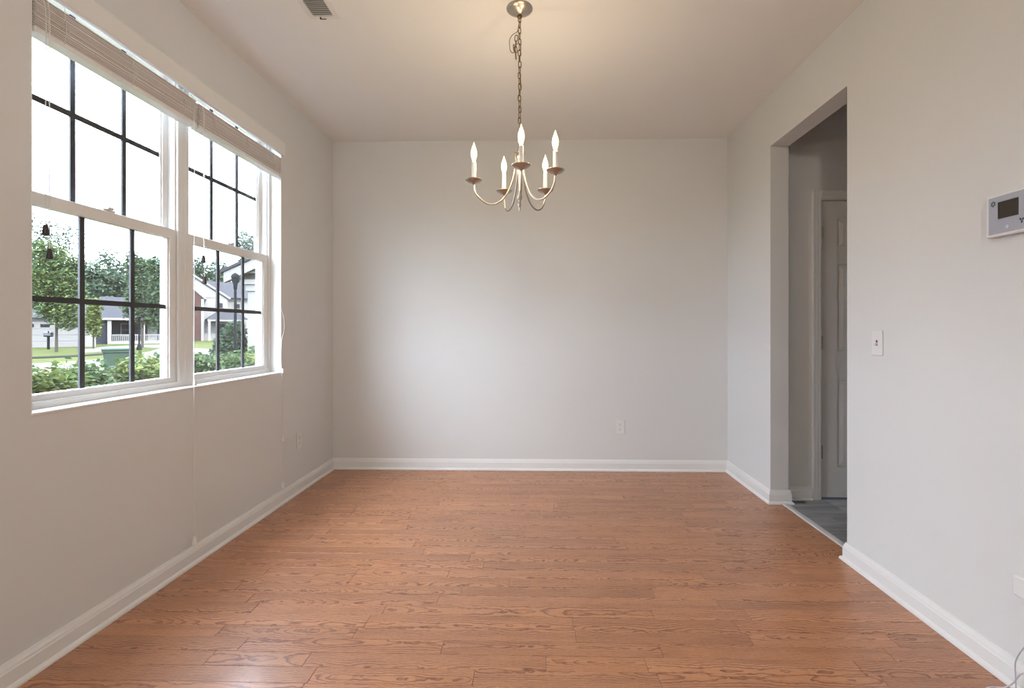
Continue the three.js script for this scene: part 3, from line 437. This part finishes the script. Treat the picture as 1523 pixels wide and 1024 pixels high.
{ // mailbox
  const p = onLevel(72, 520, GY), m = tag(group('mailbox', p[0], GY, p[1]), 'dark kerbside mailbox on a post', 'mailbox');
  mesh('post', bx(-0.06, 0.06, 0, 1.1, -0.06, 0.06), iron, m); mesh('arm', bx(-0.3, 0.3, 1.0, 1.1, -0.1, 0.1), iron, m);
  const b = mesh('box', [at(new THREE.CylinderGeometry(0.13, 0.13, 0.6, 16, 1).rotateZ(Math.PI / 2), 0, 1.28, 0), bx(-0.3, 0.3, 1.1, 1.28, -0.13, 0.13)], ext(lin(0.06, 0.06, 0.06)), m); mesh('flag', bx(0.1, 0.2, 1.3, 1.45, 0.13, 0.14), iron, b);
}
function lampPost(label, x, z, h, r, s = 1) {
  const m = iron, l = tag(group('street_lamp', x, GY, z), label, 'street lamp');
  mesh('base', lathe([[0.0005, 0], [r * 3, 0], [r * 3, 0.1], [r * 1.8, 0.35], [r, 0.5]], 16), m, l);
  mesh('post', at(new THREE.CylinderGeometry(r * 0.85, r, h - 0.3, 14), 0, h / 2, 0), m, l);
  mesh('lantern', lathe([[0.0005, h - 0.3], [r * 1.1, h - 0.3], [r * 1.3, h - 0.2], [r * 2.6, h - 0.02], [r * 2.7, h], [r * 2.2, h + 0.05 * s], [0.0005, h + 0.1 * s]], 18), m, l);
}
{ const p = atDepth(350, 412, 11.4); lampPost('tall dark street lamp before the brick house', p[0], p[2], p[1] - GY, 0.033); }
{ const p = onLevel(207, 521, GY); lampPost('thin dark lamp post by the side street', p[0], p[1], 2.55, 0.06); }

// houses across the street, each laid out in metres along its own front
function gableRoof(x0, x1, z0, z1, y0, y1, axis) { // ridge along axis; returns a closed solid
  const p = axis === 'x' ? [[x0, y0, z0], [x1, y0, z0], [x1, y0, z1], [x0, y0, z1], [x0, y1, (z0 + z1) / 2], [x1, y1, (z0 + z1) / 2]] : [[x0, y0, z0], [x0, y0, z1], [x1, y0, z1], [x1, y0, z0], [(x0 + x1) / 2, y1, z0], [(x0 + x1) / 2, y1, z1]];
  const f = [[0, 1, 5], [0, 5, 4], [2, 3, 4], [2, 4, 5], [3, 0, 4], [1, 2, 5], [0, 2, 1], [0, 3, 2]], pos = []; for (const t of f) for (const i of (axis === 'x' ? [...t].reverse() : t)) pos.push(...p[i]);
  const g = new THREE.BufferGeometry(); g.setAttribute('position', new THREE.Float32BufferAttribute(pos, 3)); g.computeVertexNormals(); g.setAttribute('uv', new THREE.Float32BufferAttribute(new Float32Array(pos.length / 3 * 2), 2)); return g;
}
function hipRoof(x0, x1, z0, z1, y0, y1, r0, r1) { const zm = (z0 + z1) / 2, p = [[x0, y0, z0], [x1, y0, z0], [x1, y0, z1], [x0, y0, z1], [r0, y1, zm], [r1, y1, zm]], f = [[0, 5, 1], [0, 4, 5], [2, 4, 3], [2, 5, 4], [3, 4, 0], [1, 5, 2], [0, 1, 2], [0, 2, 3]], pos = []; for (const t of f) for (const i of t) pos.push(...p[i]); const g = new THREE.BufferGeometry(); g.setAttribute('position', new THREE.Float32BufferAttribute(pos, 3)); g.computeVertexNormals(); return g; }
// a frame whose local x runs along the house front seen from the window and whose local z points at the viewer
function house(name, label, u, v, d, turn) { const p = atDepth(u, v, d), h = tag(group(name, p[0], GY, p[2]), label, 'house'); h.rotation.y = Math.atan2(-p[0], -p[2]) + turn; return h; }
const winPart = (h, x0, x1, y0, y1, z) => { const w = mesh('window', [bx(x0 - 0.1, x0, y0 - 0.1, y1 + 0.1, z, z + 0.06), bx(x1, x1 + 0.1, y0 - 0.1, y1 + 0.1, z, z + 0.06), bx(x0, x1, y1, y1 + 0.1, z, z + 0.06), bx(x0, x1, y0 - 0.1, y0, z, z + 0.06), bx(x0, x1, (y0 + y1) / 2 - 0.03, (y0 + y1) / 2 + 0.03, z, z + 0.05)], sidingWhite, h); mesh('pane', bx(x0, x1, y0, y1, z, z + 0.02), houseGlass, w); };
{ // grey bungalow with white porch; origin at the porch corner column (pixel column 160)
  const h = house('bungalow', 'grey bungalow with a white columned porch and grey roof', 160, 500, 51, 0);
  mesh('wall', [bx(-2.6, 0, 0, 2.75, -6, 0), bx(0, 6, 0, 2.75, -6, -2)], greySiding, h);
  mesh('roof', hipRoof(-3, 6.4, -6.6, 0.5, 2.85, 5.3, -0.6, 4), roofMat, h);
  mesh('fascia', bx(-3, 6.4, 2.62, 2.86, 0.3, 0.52), sidingWhite, h);
  for (const x of [0.15, 3.0, 5.8]) mesh('porch_column', bx(x - 0.17, x + 0.17, 0, 2.65, 0.0, 0.34), sidingWhite, h);
  for (const [a, b] of [[0.3, 2.85], [3.15, 5.65]]) { const r = mesh('porch_rail', [bx(a, b, 0.95, 1.05, 0.12, 0.2), bx(a, b, 0.25, 0.33, 0.12, 0.2)], sidingWhite, h); for (let x = a + 0.1; x < b; x += 0.16) mesh('baluster', bx(x, x + 0.07, 0.33, 0.95, 0.13, 0.19), sidingWhite, r); }
  mesh('porch_floor', bx(0, 6, 0, 0.25, -2, 0.4), sidingWhite, h);
  winPart(h, 1.2, 2.2, 0.9, 2.2, -2); winPart(h, 4.9, 5.7, 0.9, 2.2, -2); mesh('front_door', bx(3.5, 4.4, 0.25, 2.3, -2, -1.94), sidingWhite, h);
}
{ // white garage behind the yellow green tree
  const h = house('garage', 'white garage with a row of small door windows', 72, 500, 41, 0.2);
  mesh('wall', bx(-6, 3.2, 0, 2.6, -5, 0), sidingWhite, h); mesh('roof', gableRoof(-6.4, 3.6, -5.4, 0.5, 2.6, 4.6, 'x'), roofMat, h);
  const d = mesh('garage_door', bx(-1.7, 2.4, 0, 2.2, 0, 0.06), sidingWhite, h); for (let k = 0; k < 4; k++) { mesh('door_panel', bx(-1.66, 2.36, 0.04 + k * 0.54, 0.54 + k * 0.54, 0.06, 0.085), ext(lin(0.09, 0.088, 0.086)), d); mesh('door_window', bx(-1.5 + k * 0.98, -0.92 + k * 0.98, 1.78, 2.06, 0.085, 0.1), houseGlass, d); }
}
{ // brick and white two storey house; origin at its left corner as seen, local x to the right
  const h = house('two_storey_house', 'two storey house of brick and white siding with grey roofs', 298, 500, 67, 0.12);
  h.scale.setScalar(1.13);
  mesh('brick_wing', bx(-4.2, 0, 0, 5.3, -5, 1), brick, h); mesh('wing_gable', gableRoof(-4.3, 0.1, -5, 0.98, 5.3, 7.5, 'z'), brick, h);
  mesh('wing_roof', gableRoof(-4.8, 0.6, -5.2, 0.8, 5.1, 7.8, 'z'), roofMat, h); mesh('wing_trim', [tube([[-2.1, 7.65, 1.05], [0.4, 5.2, 1.05]], 0.13, 1, 4), bx(-0.05, 0.25, 0, 5.2, 0.9, 1.05)], sidingWhite, h);
  mesh('siding_wall', bx(0, 2.94, 0, 5.5, -8, 0), sidingWhite, h);
  mesh('gable', new THREE.ExtrudeGeometry(new THREE.Shape([[2.94, 5.5], [-2.78, 9.5], [-4.3, 8.44], [-4.3, 5.3], [0, 5.3]].map((q) => new THREE.Vector2(...q))), { depth: 5, bevelEnabled: false }).translate(0, 0, -5), sidingWhite, h); mesh('gable_trim', tube([[-2.78, 9.55, 0.1], [3.2, 5.35, 0.1]], 0.16, 1, 4), sidingWhite, h);
  mesh('roof', gableRoof(-1, 8, -8, -0.3, 5.55, 7.9, 'x'), roofMat, h); mesh('side_wall', bx(2.94, 7.5, 0, 5.6, -7.5, -1), sidingWhite, h);
  mesh('porch_roof', hipRoof(0.5, 5.0, -0.2, 2.0, 2.7, 3.7, 1.7, 3.8), roofMat, h); mesh('porch_beam', bx(0.5, 5.0, 2.45, 2.71, 1.7, 1.95), sidingWhite, h); for (const x of [0.7, 4.8]) mesh('porch_post', bx(x - 0.12, x + 0.12, 0, 2.45, 1.7, 1.94), sidingWhite, h);
  winPart(h, 1.7, 2.4, 3.5, 4.8, 0); winPart(h, 3.8, 4.5, 3.6, 4.8, -1); winPart(h, 1.9, 2.6, 0.7, 2.1, 0);
}
{ // neighbouring porch: white column under a gable end with beige lap siding
  const p = atDepth(379, 500, 13), h = tag(group('porch', p[0], GY, p[2]), 'neighbouring porch with a white column and beige siding gable', 'porch'); h.rotation.y = 0.0;
  const y = (v) => EYE - (v - PY) * (13 * Math.cos(YAW) - p[0] * Math.sin(YAW)) / FOCAL - GY;
  const col = mesh('column', rbx(-0.125, 0.125, 0, y(428), -0.125, 0.125, 0.01), sidingWhite, h); mesh('capital', rbx(-0.16, 0.16, y(434), y(424), -0.16, 0.16, 0.01), sidingWhite, col); mesh('plinth', rbx(-0.16, 0.16, 0, 0.2, -0.16, 0.16, 0.01), sidingWhite, col);
  mesh('beam', bx(-0.3, 3.4, y(424), y(417), -0.2, 0.2), sidingWhite, h);
  const beige = ext(lin(0.045, 0.041, 0.034)), x0 = -0.32, s = 0.42; let yy = y(417);
  for (let k = 0; k < 9; k++) { const a = x0 + k * 0.14 / s * 0.35; const g = bx(Math.max(x0, x0 + Math.max(0, (k - 2) * 0.32)), 3.4, yy, yy + 0.145, -0.1, 0.1); g.rotateX(0); mesh('siding_board', g, beige, h); yy += 0.14; }
  const slope = (t) => [-0.62 + t * 4.2, y(402) - 0.1 + t * 1.85];
  const sh = new THREE.Shape([slope(0), slope(1), [slope(1)[0], slope(1)[1] - 0.26], [-0.62 + 0.0, slope(0)[1] - 0.28]].map((q) => new THREE.Vector2(...q)));
  const f = new THREE.ExtrudeGeometry(sh, { depth: 0.1, bevelEnabled: false }); f.translate(0, 0, 0.28); mesh('fascia', f, sidingWhite, h);
  const rs = new THREE.Shape([[-0.68, slope(0)[1] - 0.02], [slope(1)[0], slope(1)[1] + 0.01], [slope(1)[0], slope(1)[1] + 0.09], [-0.68, slope(0)[1] + 0.06]].map((q) => new THREE.Vector2(...q)));
  const r = new THREE.ExtrudeGeometry(rs, { depth: 4, bevelEnabled: false }); r.translate(0, 0, -3.58); mesh('roof', r, roofMat, h);
  mesh('soffit', bx(-0.6, 0.2, y(408), y(406), -3.5, 0.28), sidingWhite, h);
}

renderer.render(scene, camera);
